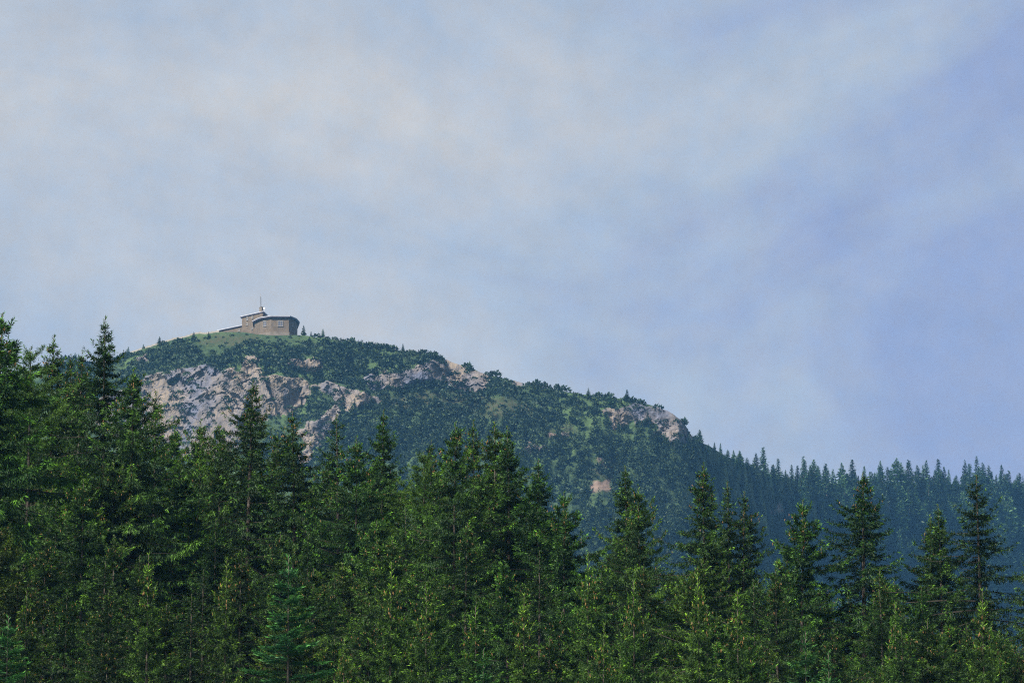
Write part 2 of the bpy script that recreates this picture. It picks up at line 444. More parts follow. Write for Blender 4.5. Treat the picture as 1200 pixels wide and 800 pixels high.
class MB:
    def __init__(s): s.v = []; s.f = []; s.m = []
    def add(s, vs, fs, mi=0):
        o = len(s.v); s.v += [tuple(map(float, q)) for q in vs]
        for f in fs: s.f.append([i + o for i in f]); s.m.append(mi)
    def box(s, c, sz, mi=0, rz=0.0):
        cx, cy, cz = c; hx, hy, hz = sz[0] / 2, sz[1] / 2, sz[2] / 2
        ca, sa = math.cos(rz), math.sin(rz)
        vs = [(cx + x * ca - y * sa, cy + x * sa + y * ca, cz + z) for z in (-hz, hz) for x, y in ((-hx, -hy), (hx, -hy), (hx, hy), (-hx, hy))]
        s.add(vs, [(3, 2, 1, 0), (4, 5, 6, 7), (0, 1, 5, 4), (1, 2, 6, 5), (2, 3, 7, 6), (3, 0, 4, 7)], mi)
    def prism(s, poly, z0, z1, mi=0, mtop=None):
        n_ = len(poly)
        zb = z0 if hasattr(z0, '__len__') else [z0] * n_
        zt = z1 if hasattr(z1, '__len__') else [z1] * n_
        vs = [(x, y, z) for (x, y), z in zip(poly, zb)] + [(x, y, z) for (x, y), z in zip(poly, zt)]
        s.add(vs, [tuple(range(n_))[::-1]] + [(i, (i + 1) % n_, (i + 1) % n_ + n_, i + n_) for i in range(n_)], mi)
        s.add(vs[n_:], [tuple(range(n_))], mi if mtop is None else mtop)
    def tube(s, a, b, ra, rb, k=6, mi=0):
        a, b = np.array(a, float), np.array(b, float); d = unit(b - a)
        x = unit(np.cross(d, [0.3, 1, 0.2])); y = np.cross(d, x)
        vs = [c + r * (math.cos(t) * x + math.sin(t) * y) for c, r in ((a, ra), (b, rb)) for t in np.linspace(0, 2 * math.pi, k, endpoint=False)]
        s.add(vs, [(i, (i + 1) % k, (i + 1) % k + k, i + k) for i in range(k)] + [tuple(range(k))[::-1], tuple(range(k, 2 * k))], mi)
    def build(s, name, mats, parent=None, loc=None):
        me = bpy.data.meshes.new(name); me.from_pydata(s.v, [], s.f)
        for m in mats if isinstance(mats, (list, tuple)) else [mats]: me.materials.append(m)
        me.polygons.foreach_set('material_index', s.m); me.update()
        return link(name, me, parent, loc)

def lx(px, y=0.0): return float(at(px, 385, YH + y)[0] - base[0])
def lz(py, y=0.0): return float(at(320, py, YH + y)[2] - base[2])

# octagonal hall: plan corners (pixel column, depth behind the plane YH)
plan = [(298.3, -0.5), (305.5, -4.8), (317.5, -7.3), (338.5, -7.2), (345.5, -3.6), (348.6, 1.0), (347.0, 7.5), (336, 12.5), (312, 12.5), (299, 6)]
poly = [(lx(a, b), b) for a, b in plan]
eave = lz(372.3, -7.1)
m = MB(); m.prism(poly, -2.5, eave); hall = m.build('hall_wall', M_WALL, house)
ctr = np.mean(poly, 0)
def grow(pl, d): return [tuple(np.array(q) + unit(np.array(q) - ctr) * d) for q in pl]
m = MB()
ov = grow(poly, 0.85)
m.prism(ov, eave + 0.003, eave + 0.42, 0)
ov2 = grow(poly, 0.93); apex = [tuple(np.array(q) * 0.25 + ctr * 0.75) for q in poly]
k8 = len(ov2)
vs = [(*q, eave + 0.424) for q in ov2] + [(*q, eave + 0.66) for q in ov2] + [(*q, eave + 1.7) for q in apex]
m.add(vs, [tuple(range(k8))[::-1]] + [(i, (i + 1) % k8, (i + 1) % k8 + k8, i + k8) for i in range(k8)] +
      [(i + k8, (i + 1) % k8 + k8, (i + 1) % k8 + 2 * k8, i + 2 * k8) for i in range(k8)] + [tuple(range(2 * k8, 3 * k8))], 1)
m.build('hall_roof', [M_FASCIA, M_ROOF], house)
m = MB(); m.prism(grow(poly, 0.55), -2.6, lz(389.5, -7), 0); m.build('plinth', M_PLINTH, house)

def wall_pt(i, t, z, off):
    a, b = np.array(poly[i]), np.array(poly[(i + 1) % len(poly)])
    d = unit(b - a); nrm = np.array([d[1], -d[0]])
    return (*(a + (b - a) * t + nrm * off), z), math.atan2(d[1], d[0])
def window(parent, c, rz, w, h, cross=True):
    fr = 0.20
    nrm = np.array([math.sin(rz), -math.cos(rz)])
    m = MB()
    for sx, sz, cx, cz in ((w + 2 * fr, fr, 0, h / 2 + fr / 2), (w + 2 * fr + .2, fr, 0, -h / 2 - fr / 2), (fr, h, -w / 2 - fr / 2, 0), (fr, h, w / 2 + fr / 2, 0)):
        m.box((cx * math.cos(rz), cx * math.sin(rz), cz), (sx - .004, 0.30, sz), 0, rz)
    win = m.build('window', M_FRAME, parent, c)
    m = MB(); m.box((0, 0, 0), (w, 0.06, h), 0, rz)
    pane = m.build('pane', M_PANE, win)
    if cross:
        m = MB()
        m.box((nrm[0] * .05, nrm[1] * .05, 0), (0.09, 0.05, h), 0, rz)
        m.box((nrm[0] * .05, nrm[1] * .05, h * .18), (w, 0.046, 0.08), 0, rz)
        m.build('glazing_bar', M_FRAME, win)
    return win
zc = lz(379.3, -5)
for i, t, w, h, z in ((1, 0.40, 1.25, 2.0, lz(379.4, -5.6)), (2, 0.53, 1.7, 2.0, lz(379.2, -7.2)), (3, 0.62, 0.85, 0.95, lz(381.4, -4.6))):
    c, rz = wall_pt(i, t, z, 0.06)
    window(house, c, rz, w, h, w > 1)
# tower block behind, its long face turned so that the right end is nearer
tw = [(lx(283.4, 9), 9.0), (lx(307.5, 2.2), 2.2), (lx(312, 8), 8.0), (lx(288, 15), 15.0)]
te = lz(368.2, 4.5)
m = MB(); m.prism(tw, -2.5, te); m.build('tower_wall', M_WALL, house)
tc = np.mean(tw, 0)
tov = [tuple(np.array(q) + unit(np.array(q) - tc) * 0.7) for q in tw]
m = MB(); m.prism(tov, te + .003, te + .35, 0)
tov2 = [tuple(np.array(q) + unit(np.array(q) - tc) * 0.78) for q in tw]
r0 = (np.array(tov2[0]) + np.array(tov2[3])) / 2; r1 = (np.array(tov2[1]) + np.array(tov2[2])) / 2
r0 = r0 + (r1 - r0) * .15; r1 = r1 + (r0 - r1) * .15
vs = [(*q, te + .354) for q in tov2] + [(*q, te + .55) for q in tov2] + [(*r0, te + 1.25), (*r1, te + 1.25)]
m.add(vs, [(3, 2, 1, 0)] + [(i, (i + 1) % 4, (i + 1) % 4 + 4, i + 4) for i in range(4)] + [(4, 5, 9, 8), (5, 6, 9), (6, 7, 8, 9), (7, 4, 8)], 1)
m.build('tower_roof', [M_FASCIA, M_ROOF], house)
td = unit(np.array(tw[1]) - np.array(tw[0])); tn = np.array([td[1], -td[0]]); trz = math.atan2(td[1], td[0])
for px, py, w, h in ((289.6, 373.6, .55, 1.1), (295.8, 371.8, .5, .7), (289.6, 379.9, .5, .6), (295.4, 385.0, .45, .6)):
    t = (px - 283.4) / (307.5 - 283.4); q = np.array(tw[0]) + (np.array(tw[1]) - np.array(tw[0])) * t + tn * .05
    window(house, (q[0], q[1], lz(py, 9 - 6.8 * t)), trz, w, h, False)
# low wing running down the crest
wa, wb = (lx(255.5, 13.0), 13.0), (lx(284.2, 9.4), 9.4)
wd = unit(np.array(wb) - np.array(wa)); wnm = np.array([-wd[1], wd[0]])
wp = [wa, wb, tuple(np.array(wb) + wnm * 4), tuple(np.array(wa) + wnm * 4)]
za, zb_ = lz(388.2, 13), lz(382.1, 9.4)
m = MB(); m.prism(wp, -2.5, [za, zb_, zb_, za]); m.build('wing_wall', M_WALL, house)
wo = [tuple(np.array(wa) - wnm * .4 - wd * .3), tuple(np.array(wb) - wnm * .4), tuple(np.array(wb) + wnm * 4.3), tuple(np.array(wa) + wnm * 4.3 - wd * .3)]
m = MB(); m.prism(wo, [za + .003, zb_ + .003, zb_ + .003, za + .003], [za + .28, zb_ + .28, zb_ + .28, za + .28], 0)
m.prism(wo, [za + .284, zb_ + .284, zb_ + .284, za + .284], [za + .46, zb_ + .46, zb_ + .9, za + .9], 1); m.build('wing_roof', [M_FASCIA, M_ROOF], house)
t = (280.3 - 255.5) / 28.7; q = np.array(wa) + (np.array(wb) - np.array(wa)) * t - wnm * .05
window(house, (q[0], q[1], lz(387.0, 10)), math.atan2(wd[1], wd[0]), .5, .5, False)
# chimney and mast
cx, cy = lx(306.0, 5.0), 5.0
m = MB(); m.box((cx, cy, (te + lz(361.2, 5)) / 2), (1.25, 1.1, lz(361.2, 5) - te + 0.6), 0, trz)
m.box((cx, cy, lz(361.0, 5) + .3), (1.45, 1.3, .16), 0, trz); m.build('chimney', M_PLINTH, house)
mx, my, mz0, mz1 = lx(304.8, 5.2), 5.2, te + .3, lz(343.6, 5.2)
m = MB()
for k in range(3):
    a = k * 2.094 + .4; m.tube((mx +   .34 * math.cos(a), my + .34 * math.sin(a), mz0), (mx + .16 * math.cos(a), my + .16 * math.sin(a), mz1 - 1.5), .12, .10, 5)
nst = 16
for k in range(nst):
    z0 = mz0 + (mz1 - 1.5 - mz0) * k / nst; z1 = mz0 + (mz1 - 1.5 - mz0) * (k + 1) / nst
    r = .32 - .19 * k / nst
    for s in range(3):
        a, b = s * 2.094 + .4, (s + 1) * 2.094 + .4
        m.tube((mx + r * math.cos(a), my + r * math.sin(a), z0), (mx + r * math.cos(b), my + r * math.sin(b), z1), .035, .035, 4)
m.tube((mx, my, mz1 - 1.7), (mx, my, mz1), .17, .08, 5)
m.build('lattice_mast', M_MAST, house)
ax, ay = lx(309.3, 5.0), 5.0
m = MB(); m.tube((ax, ay, te - .5), (ax, ay, lz(360.6, 5)), .09, .06, 6)
m.tube((ax - .45, ay, lz(361.8, 5)), (ax + .45, ay, lz(361.8, 5)), .05, .05, 5); m.tube((ax - .3, ay, lz(363.6, 5)), (ax + .3, ay, lz(363.6, 5)), .05, .05, 5)
m.tube((ax, ay - .15, lz(361.5, 5)), (ax, ay - .35, lz(361.4, 5)), .35, .38, 10)
m.build('aerial', M_ANT, house)

# low stone wall along the crest path
wu = np.linspace(152, 256, 40)
m = MB()
wpts = []
for u in wu:
    p_, *_ = surf(u, np.interp(u, uc, sk)); wpts.append(p_ + np.array([0, 1.6, 0.0]))
for a, b in zip(wpts[:-1], wpts[1:]):
    z0 = min(a[2], b[2]) - 1.5
    h = 1.25 + 0.15 * rng.random()
    vs = [(a[0], a[1], z0), (b[0], b[1], z0), (b[0], b[1] + .5, z0), (a[0], a[1] + .5, z0), (a[0], a[1], a[2] + h), (b[0], b[1], b[2] + h), (b[0], b[1] + .5, b[2] + h), (a[0], a[1] + .5, a[2] + h)]
    m.add(vs, [(0, 1, 5, 4), (4, 5, 6, 7), (2, 3, 7, 6)])
m.add([tuple(wpts[0] + np.array(o_)) for o_ in ((0, 0, -1.5), (0, .5, -1.5), (0, .5, .95), (0, 0, .95))], [(0, 3, 2, 1)])
m.add([tuple(wpts[-1] + np.array(o_)) for o_ in ((0, 0, -1.5), (0, .5, -1.5), (0, .5, .95), (0, 0, .95))], [(0, 1, 2, 3)])
wl_ = m.build('stone_wall', M_FRAME)
tag(wl_, 'low pale stone wall following the crest path down from the summit house', 'wall')

# ------------------------------------------------------------------ conifers: generators
def rhombi(b, d, wdir, L, W):
    """leaf-shaped quads: base points, unit directions, unit width directions, lengths, half widths"""
    L = L[:, None]; W = W[:, None]
    mid = b + d * L * .42
    v = np.stack([b, mid + wdir * W, b + d * L, mid - wdir * W], 1)
    return v.reshape(-1, 3)

def tubes(poly_list, rad_list, k=3):
    vs, fs, o = [], [], 0
    ang = np.arange(k) * 2 * math.pi / k
    for pl, rl in zip(poly_list, rad_list):
        pl = np.asarray(pl); t = unit(np.gradient(pl, axis=0))
        x = unit(np.cross(t, np.array([.31, .17, 1.0]) if abs(t[0, 2]) < .9 else np.array([1.0, .2, .1]))); y = np.cross(t, x)
        ring = pl[:, None] + np.asarray(rl)[:, None, None] * (np.cos(ang)[None, :, None] * x[:, None] + np.sin(ang)[None, :, None] * y[:, None])
        vs.append(ring.reshape(-1, 3)); nn = len(pl)
        for i in range(nn - 1):
            for j in range(k):
                fs.append((o + i * k + j, o + i * k + (j + 1) % k, o + (i + 1) * k + (j + 1) % k, o + (i + 1) * k + j))
        o += nn * k
    return np.concatenate(vs), np.array(fs)

def make_conifer(name, seed, H, RM, kind='spruce', dens=1.0, cones=0, base_frac=.2, top_len=10.0, mat=None, lopsided=.15, fill=1.0, pw=.92, ls=1.0):
    """returns [(part name, mesh)] of one conifer of height H and crown radius RM"""
    r = np.random.default_rng(seed)
    # trunk
    nz = 26; tz = np.linspace(0, H, nz)
    bend = np.stack([np.sin(tz * .18 + seed) * .05 * tz / 10, np.cos(tz * .15 + seed * 2) * .05 * tz / 10, tz], 1)
    rad = np.interp(tz, [0, .6, H * .5, H], [.012 * H + .04, .010 * H, .006 * H, .012])
    tv_, tf_ = tubes([bend], [rad], 9)
    trunk = make_mesh('trunk', tv_, tf_, M_BARK, smooth=True)
    axis_at = lambda z: np.array([np.interp(z, tz, bend[:, 0]), np.interp(z, tz, bend[:, 1]), z])
    polys, rads, B, D, WD, LL, WW, TT = [], [], [], [], [], [], [], []
    cone_b = []
    lean = r.uniform(0, 6.28)
    # drooping long branches on a few sectors make the crown uneven
    sect = 1 + lopsided * np.sin(np.arange(0, 6.2832, .0628) * 2 + seed) + lopsided * .7 * np.sin(np.arange(0, 6.2832, .0628) * 3 + 2 * seed)
    z = H - .7; a0 = r.uniform(0, 6.28)
    vig = 1.0
    while z > H * base_frac:
        d = H - z
        tt = d / (H * (1 - base_frac))
        vig = .6 * vig + .4 * r.uniform(.72, 1.25)
        prof = RM * min(1.0, (d / top_len) ** pw) * (1.0 if tt < .75 else 1 - .35 * (tt - .75) / .25)
        nb = r.integers(4, 7) if d > 1.5 else r.integers(3, 5)
        bright = r.uniform(.55, 1.1)
        a0 += r.uniform(.4, 1.2)
        for b in range(nb):
            az = a0 + b * 2 * math.pi / nb + r.normal(0, .18)
            L = max(.14, prof * vig * r.uniform(.55, 1.15) * (1.25 if r.random() < .08 else 1) * sect[int((az % 6.2832) / .0628) % 100])
            if r.random() < .05 and d > 3: L *= .4
            zz = z + r.normal(0, .09)
            if kind == 'fir':
                e0 = np.interp(d, [0, 1, 3, 8, 20], [.75, .35, .12, 0, -.12]) + r.normal(0, .05); droop, up = .05, .16
            elif kind == 'larch':
                e0 = np.interp(d, [0, 1, 4, 10, 20], [.9, .55, .3, .1, -.05]) + r.normal(0, .14); droop, up = .15, .35
            else:
                e0 = np.interp(d, [0, 1, 3, 6, 10, 20], [1.0, .7, .38, .06, -.24, -.42]) + r.normal(0, .11); droop, up = .30, .95
            n_ = 7; s = np.linspace(0, 1, n_)
            el = e0 - droop * np.sin(s * 2.6) + up * s ** 2.2
            step = L / (n_ - 1)
            azs = az + np.cumsum(r.normal(0, .05, n_))
            dirs = np.stack([np.cos(azs) * np.cos(el), np.sin(azs) * np.cos(el), np.sin(el)], 1)
            pts = axis_at(zz) + np.concatenate([np.zeros((1, 3)), np.cumsum(dirs[:-1] * step, 0)])
            polys.append(pts[::2]); rads.append(np.linspace(.006 + .008 * L, .003, n_)[::2])
            # twigs to both sides
            bb = bright * r.uniform(.6, 1.35)
            sp = np.interp(d, [0, 2, 8, 15], [.026, .032, .042, .075]) / dens
            nt = max(3, int(L * .95 / sp))
            sj = np.sort(r.uniform(.03 if d < 6 else .08, 1.0, nt) ** .85)
            if kind == 'spruce' and L > .5:            # shoots stand in tufts along the bough
                nc = max(2, int(L / .30)); cl = (np.arange(nc) + r.uniform(.1, .9, nc)) / nc
                ci = r.integers(0, nc, nt); cb = r.uniform(.2, 1.35, nc)
                sj = np.clip(cl[ci] + r.normal(0, .085 / L, nt), .02, 1); tuft = cb[ci]
            else: tuft = np.ones(nt)
            idx = sj * (n_ - 1); i0 = np.clip(idx.astype(int), 0, n_ - 2); fr = (idx - i0)[:, None]
            base_ = pts[i0] * (1 - fr) + pts[i0 + 1] * fr
            T = dirs[i0]
            S = unit(np.cross(T, np.array([0, 0, 1.0])))
            side = np.where(np.arange(nt) % 2 == 0, 1.0, -1.0)[:, None]
            aa = r.uniform(.7, 1.25, nt)[:, None] * np.where(sj > .93, .35, 1)[:, None]
            tw_ = T * np.cos(aa) + side * S * np.sin(aa)
            if kind == 'spruce':
                hang = np.interp(d, [0, 2, 6, 12], [.0, .12, .55, .95]) * r.uniform(.35, 1.5, nt)[:, None]
            elif kind == 'fir': hang = r.uniform(-.06, .10, nt)[:, None]
            else: hang = r.uniform(-.35, .35, nt)[:, None]
            tw_[:, 2:3] -= hang
            tw_ = unit(tw_)
            lt = np.clip((.06 + .30 * L ** .75) * (1.08 - sj) * r.uniform(.6, 1.35, nt) + .06, .06, .75)
            K = 8
            for k in range(K):
                fk = k / (K - 1)
                if k == K - 1:
                    keep = np.ones(nt, bool); pos_ = base_ + tw_ * (lt * .62)[:, None]; dd = tw_ + r.normal(0, .12, (nt, 3))
                else:
                    keep = lt * fill > .07 + .04 * k
                    pos_ = base_ + tw_ * (lt * (.02 + .72 * fk + r.uniform(-.06, .06, nt)))[:, None]
                    sd_ = unit(np.cross(tw_, T + r.normal(0, .3, (nt, 3)))) if kind != 'fir' else unit(np.cross(tw_, np.array([0, 0, 1.0])))
                    sgn = np.where((np.arange(nt) + k) % 2 == 0, 1.0, -1.0)[:, None]
                    rr = .35 if kind != 'fir' else .12
                    dd = tw_ * .75 + sd_ * sgn * r.uniform(.35, .9, (nt, 1)) + r.normal(0, rr, (nt, 3))
                    if kind == 'larch': dd = tw_ * .4 + r.normal(0, .8, (nt, 3))
                if kind == 'spruce': dd[:, 2] -= np.interp(d, [1, 4, 9], [0, .3, .65]) * r.uniform(.2, 1.3, nt)
                if not keep.any(): continue
                pos_, dd = pos_[keep], unit(dd[keep]); m_ = len(dd)
                up_ = np.array([0, 0, 1.0]) + r.normal(0, 1.3 if kind != 'fir' else .45, (m_, 3))
                wd_ = unit(np.cross(dd, up_))
                ln = ls * r.uniform(.12, .26, m_) * (1.0 if kind != 'larch' else .8)
                wi = ls * r.uniform(.013, .026, m_) * (1.0 if kind != 'larch' else .85)
                B.append(pos_); D.append(dd); WD.append(wd_); LL.append(ln); WW.append(wi)
                outer = np.clip((sj[keep] - .35) / .5, 0, 1) ** 1.3  # fresh growth on outer shoots; inner needles darkened, painting in the crown's shade
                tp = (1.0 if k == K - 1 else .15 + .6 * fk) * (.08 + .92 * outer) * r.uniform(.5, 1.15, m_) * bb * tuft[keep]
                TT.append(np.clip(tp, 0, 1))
            if cones and d > .8 and d < cones and r.random() < .8:
                m_ = r.integers(1, 4)
                q = r.uniform(.6, 1.0, m_) * (n_ - 1); i0 = np.clip(q.astype(int), 0, n_ - 2)
                cone_b.append(pts[i0] * (1 - (q - i0))[:, None] + pts[i0 + 1] * (q - i0)[:, None] + r.normal(0, .06, (m_, 3)))
        z -= np.interp(d, [0, 1.5, 5, 12], [.30, .36, .50, .62]) * r.uniform(.8, 1.25)
    lv, lf = tubes(polys, rads, 3)
    limbs = make_mesh('limbs', lv, lf, M_TWIG)
    # spire shoot
    m_ = 80; zt = r.uniform(H - 1.6, H - .03, m_); az = r.uniform(0, 6.28, m_)
    B.append(np.stack([axis_at(q) for q in zt])); dd = unit(np.stack([np.cos(az), np.sin(az), np.full(m_, 1.1)], 1)); D.append(dd)
    WD.append(unit(np.cross(dd, r.normal(0, 1, (m_, 3))))); LL.append(r.uniform(.12, .24, m_)); WW.append(np.full(m_, .018)); TT.append(r.uniform(.1, .6, m_))
    B, D, WD, LL, WW, TT = (np.concatenate(q) for q in (B, D, WD, LL, WW, TT))
    v = rhombi(B, D, WD, LL, WW)
    f = np.arange(len(v)).reshape(-1, 4)
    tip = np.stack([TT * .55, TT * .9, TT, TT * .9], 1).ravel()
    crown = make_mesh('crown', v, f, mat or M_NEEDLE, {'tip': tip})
    out_ = [('trunk', trunk), ('limbs', limbs), ('crown', crown)]
    if cone_b:
        cb = np.concatenate(cone_b); m_ = len(cb)
        dd = unit(np.array([0, 0, -1.0]) + r.normal(0, .22, (m_, 3)))
        x = unit(np.cross(dd, r.normal(0, 1, (m_, 3)))); y = np.cross(dd, x)
        ln = r.uniform(.11, .17, m_)
        v = np.concatenate([rhombi(cb, dd, x, ln, np.full(m_, .026)), rhombi(cb, dd, y, ln, np.full(m_, .026))])
        out_.append(('cones', make_mesh('cones', v, np.arange(len(v)).reshape(-1, 4), M_CONE)))
    return out_

# ------------------------------------------------------------------ the forest in front
PROTO = {
    'dark1': make_conifer('a', 11, 25, 3.6, 'spruce', 1.0, 0, .22, 8.0, pw=1.05),
    'dark2': make_conifer('b', 23, 25, 3.8, 'spruce', .95, 4.5, .22, 8.0, lopsided=.25, pw=1.0),
    'dark3': make_conifer('c', 37, 26, 3.5, 'spruce', .9, 3.0, .25, 7.5, lopsided=.3, fill=.8),
    'full1': make_conifer('d', 41, 22, 3.8, 'spruce', 1.1, 6.0, .18, 5.5, ls=.95),
    'full2': make_conifer('e', 59, 22, 3.6, 'spruce', 1.1, 8.0, .18, 5.0, lopsided=.2, ls=.95),
    'thin': make_conifer('f', 67, 26, 4.2, 'spruce', .8, 0, .3, 9.0, lopsided=.35, fill=.7),
    'young': make_conifer('g', 73, 14, 2.5, 'spruce', 1.75, 2.5, .12, 7.0, ls=.72, pw=1.0, lopsided=.22),
    'fir': make_conifer('h', 89, 13, 3.0, 'fir', 1.15, 0, .10, 6.5, mat=M_FIR, lopsided=.08, pw=.85),
    'dark4': make_conifer('j', 131, 24, 3.1, 'spruce', .85, 0, .3, 8.5, lopsided=.45, pw=1.0, fill=.8),
    'full3': make_conifer('k', 149, 20, 3.5, 'spruce', 1.0, 3.0, .2, 6.5, lopsided=.35),
    'larch': make_conifer('i', 97, 23, 3.4, 'larch', 1.1, 0, .2, 5.0, mat=M_LARCH, pw=.7),
}
PH = {'dark4': 24, 'full3': 20, 'dark1': 25, 'dark2': 25, 'dark3': 26, 'full1': 22, 'full2': 22, 'thin': 26, 'young': 14, 'fir': 13, 'larch': 23}
NAME = {'fir': 'fir_tree', 'larch': 'larch_tree'}
TINT = {'dark4': (.66, .74, .74), 'full3': (.9, 1.0, .9), 'dark1': (.72, .82, .80), 'dark2': (.80, .80, .72), 'dark3': (.62, .68, .66), 'full1': (1.0, 1.02, .95), 'full2': (1.2, 1.06, .85), 'thin': (.62, .66, .66),
        'young': (1.2, 1.12, .85), 'fir': (1.0, 1.0, 1.0), 'larch': (1.12, .95, .8)}

def plant(px, py, Y, kind, width=1.0, label=None, group=None, tint=1.0):
    Y = Y * .7
    tip = at(px, py, Y)
    gz = float(ground_z(tip[0], Y)) - .1
    h = tip[2] - gz
    s = h / PH[kind]
    o = link(NAME.get(kind, 'spruce_tree'), None, loc=(tip[0], Y, gz))
    o.rotation_euler = (rng.normal(0, .008), rng.normal(0, .008), rng.uniform(0, 6.28))
    w = width * .7 * ((s / .7) ** .5 if s > .7 else (s / .7) ** .8)
    o.scale = (w, w, s)
    tag(o, label, 'tree', group)
    jit = 1 + rng.normal(0, .09); c = np.array(TINT[kind]) * jit * tint
    c = c * np.array([1 + rng.normal(0, .06), 1, 1 + rng.normal(0, .05)])
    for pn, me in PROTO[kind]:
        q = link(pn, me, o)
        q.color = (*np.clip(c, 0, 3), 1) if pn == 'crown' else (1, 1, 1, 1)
        if pn in ('limbs', 'crown', 'cones'): q['kind'] = 'stuff'
    return o

SKYLINE = [  # pixel of the tip, distance, kind, width, label
    (-3, 366, 286, 'full3', 1.15, 'tallest tree of the forest, a broad rounded pale green crown at its high end'),
    (32, 403, 300, 'larch', .8, 'thin feathery larch top between the broad rounded crown and a slim spruce'),
    (60, 393, 306, 'dark2', .95, 'slim dark spruce beside the feathery larch, its tip clear against the sky'),
    (85, 414, 330, 'dark3', .8, 'lower of two small twin spruce tips side by side against the sky'),
    (95, 411, 326, 'dark3', .8, 'higher of two small twin spruce tips side by side against the sky'),
    (131, 372, 300, 'dark1', .92, 'very tall pointed spruce standing alone against the sky by the mountain foot'),
    (158, 434, 292, 'full1', .95, 'bushy spruce leaning close on the very tall pointed spruce by the cliff'),
    (185, 458, 300, 'dark4', 1.0, 'pointed spruce before the grey end of the limestone cliff'),
    (234, 491, 318, 'full1', .75, 'small blunt spruce tip under the grey limestone cliff wall'),
    (257, 500, 314, 'full2', .75, 'short pale spruce tip hugging the tall dark spire below the summit house'),
    (286, 443, 306, 'dark3', 1.0, 'tall dark spire spruce cutting across the cliff below the summit house'),
    (321, 506, 322, 'dark2', .7, 'thin low spruce tip between two dark spires under the cliff'),
    (345, 482, 304, 'dark3', .95, 'dark ragged spruce with wide arms beside the lower rock spur'),
    (397, 484, 312, 'dark4', .95, 'dark spruce just past the lower rock spur, tip over green slope'),
    (418, 512, 300, 'full1', .75, 'narrow leafy spruce tip tucked between two darker pointed spruces'),
    (449, 482, 304, 'dark1', .85, 'slender dark spruce with evenly tapered spire before the green slope'),
    (510, 513, 318, 'dark3', .7, 'tiny spruce tip poking up behind the bright green larch'),
    (502, 529, 300, 'larch', .8, 'bright fresh green larch with soft rounded top among the spruces'),
    (535, 496, 296, 'full1', .8, 'light green spruce with finger-like tip next to the bright larch'),
    (559, 492, 308, 'dark2', .75, 'brownish dark spruce tip heavy with cones beside a broad dark dome'),
    (584, 494, 302, 'dark2', 1.05, 'broad dome-topped dark spruce, the bulkiest crown of the forest middle'),
    (596, 498, 300, 'dark1', .9, 'second tip pressed against the broad dome-topped dark spruce'),
    (636, 538, 298, 'dark1', 1.0, 'dark spruce with upswept arms where the forest edge drops away'),
    (664, 576, 292, 'full3', .85, 'low bushy spruce at the end of the dense clump, above a gap'),
    (733, 545, 300, 'dark1', .85, 'dark conical spruce in front of the tan bare patch on the slope'),
    (749, 567, 294, 'full1', .7, 'lighter green shoulder spruce grown into the dark cone by the bare patch'),
    (829, 542, 298, 'dark2', .95, 'tall tapering spruce with airy spire below the rock nose'),
    (851, 562, 302, 'dark4', .8, 'second airy spire right behind the tall one below the rock nose'),
    (871, 577, 300, 'dark3', .75, 'shorter dark spruce with one long arm over the gap'),
    (935, 583, 294, 'full3', .9, 'blunt-tipped spruce between the airy spires and the tiered dark spruce'),
    (1005, 550, 296, 'dark3', 1.1, 'tiered dark spruce with hanging skirts rising before the wooded ridge'),
    (1087, 603, 300, 'dark2', .75, 'lower of two close tips on a dense conical spruce clump'),
    (1102, 590, 297, 'dark1', .85, 'higher of two close tips on a dense conical spruce clump'),
    (1143, 556, 296, 'thin', .95, 'sparse old spruce with bare gaps and long drooping tiers at the forest end'),
    (1210, 640, 290, 'thin', .8, 'thin spruce just past the sparse old one, mostly hidden'),
]
for px, py, Y_, k, w, lab in SKYLINE: plant(px, py, Y_, k, w * 1.12, lab, 'pointed conifers along the top of the forest')

ENV_X = [-30, 25, 60, 110, 150, 185, 230, 270, 300, 330, 370, 420, 470, 500, 540, 600, 640, 690, 712, 735, 770, 792, 830, 880, 902, 935, 972, 1000, 1050, 1072, 1140, 1190, 1230]
ENV_Y = [400, 420, 450, 460, 470, 490, 515, 520, 520, 545, 540, 530, 535, 545, 530, 530, 580, 655, 640, 600, 655, 665, 590, 640, 655, 620, 705, 620, 660, 640, 640, 735, 720]
FRONT = [  # young trees in the front rows
    (340, 652, 238, 'fir', .95, 'young fir with flat regular tiers and a straight pale leader shoot'),
    (8, 722, 232, 'fir', .9, 'young bright green fir at the high end of the forest'),
    (458, 660, 240, 'young', .85, 'young spruce with pointed pale top and rusty cones'),
    (498, 692, 236, 'young', .8, 'short pale spruce beside the young one with rusty cones'),
    (612, 697, 240, 'young', .9, 'young spruce laden with brown cones under the broad dome crown'),
    (742, 680, 242, 'young', .9, 'young yellow-green spruce in front of the dark conical one'),
    (564, 760, 226, 'fir', .75, 'small bright fir top at the foot of the forest middle'),
    (825, 672, 240, 'young', .8, 'yellow-green young spruce below the tall airy spires'),
    (862, 692, 236, 'young', .85, 'yellow-green leafy top next to the bright tiered fir'),
    (942, 735, 230, 'fir', .85, 'bright green tiered fir under the blunt-tipped spruce'),
    (972, 762, 226, 'fir', .75, 'smaller bright fir in front of the tiered one'),
    (175, 648, 242, 'young', .85, 'olive young spruce with orange cones deep in the dense forest'),
    (265, 655, 246, 'young', .8, 'young spruce between the olive one and the flat-tiered fir'),
    (1150, 690, 246, 'young', .85, 'young pale spruce at the foot of the sparse old spruce'),
    (1048, 706, 250, 'young', .8, 'small yellowish spruce in front of the dense conical clump'),
    (690, 652, 262, 'young', .8, 'rounded bright young spruce filling the gap beside the dark cone'),
    (700, 730, 232, 'young', .75, 'short spruce before the rounded bright young one'),
    (400, 745, 230, 'young', .8, 'short dark-footed spruce right beside the flat-tiered fir'),
]
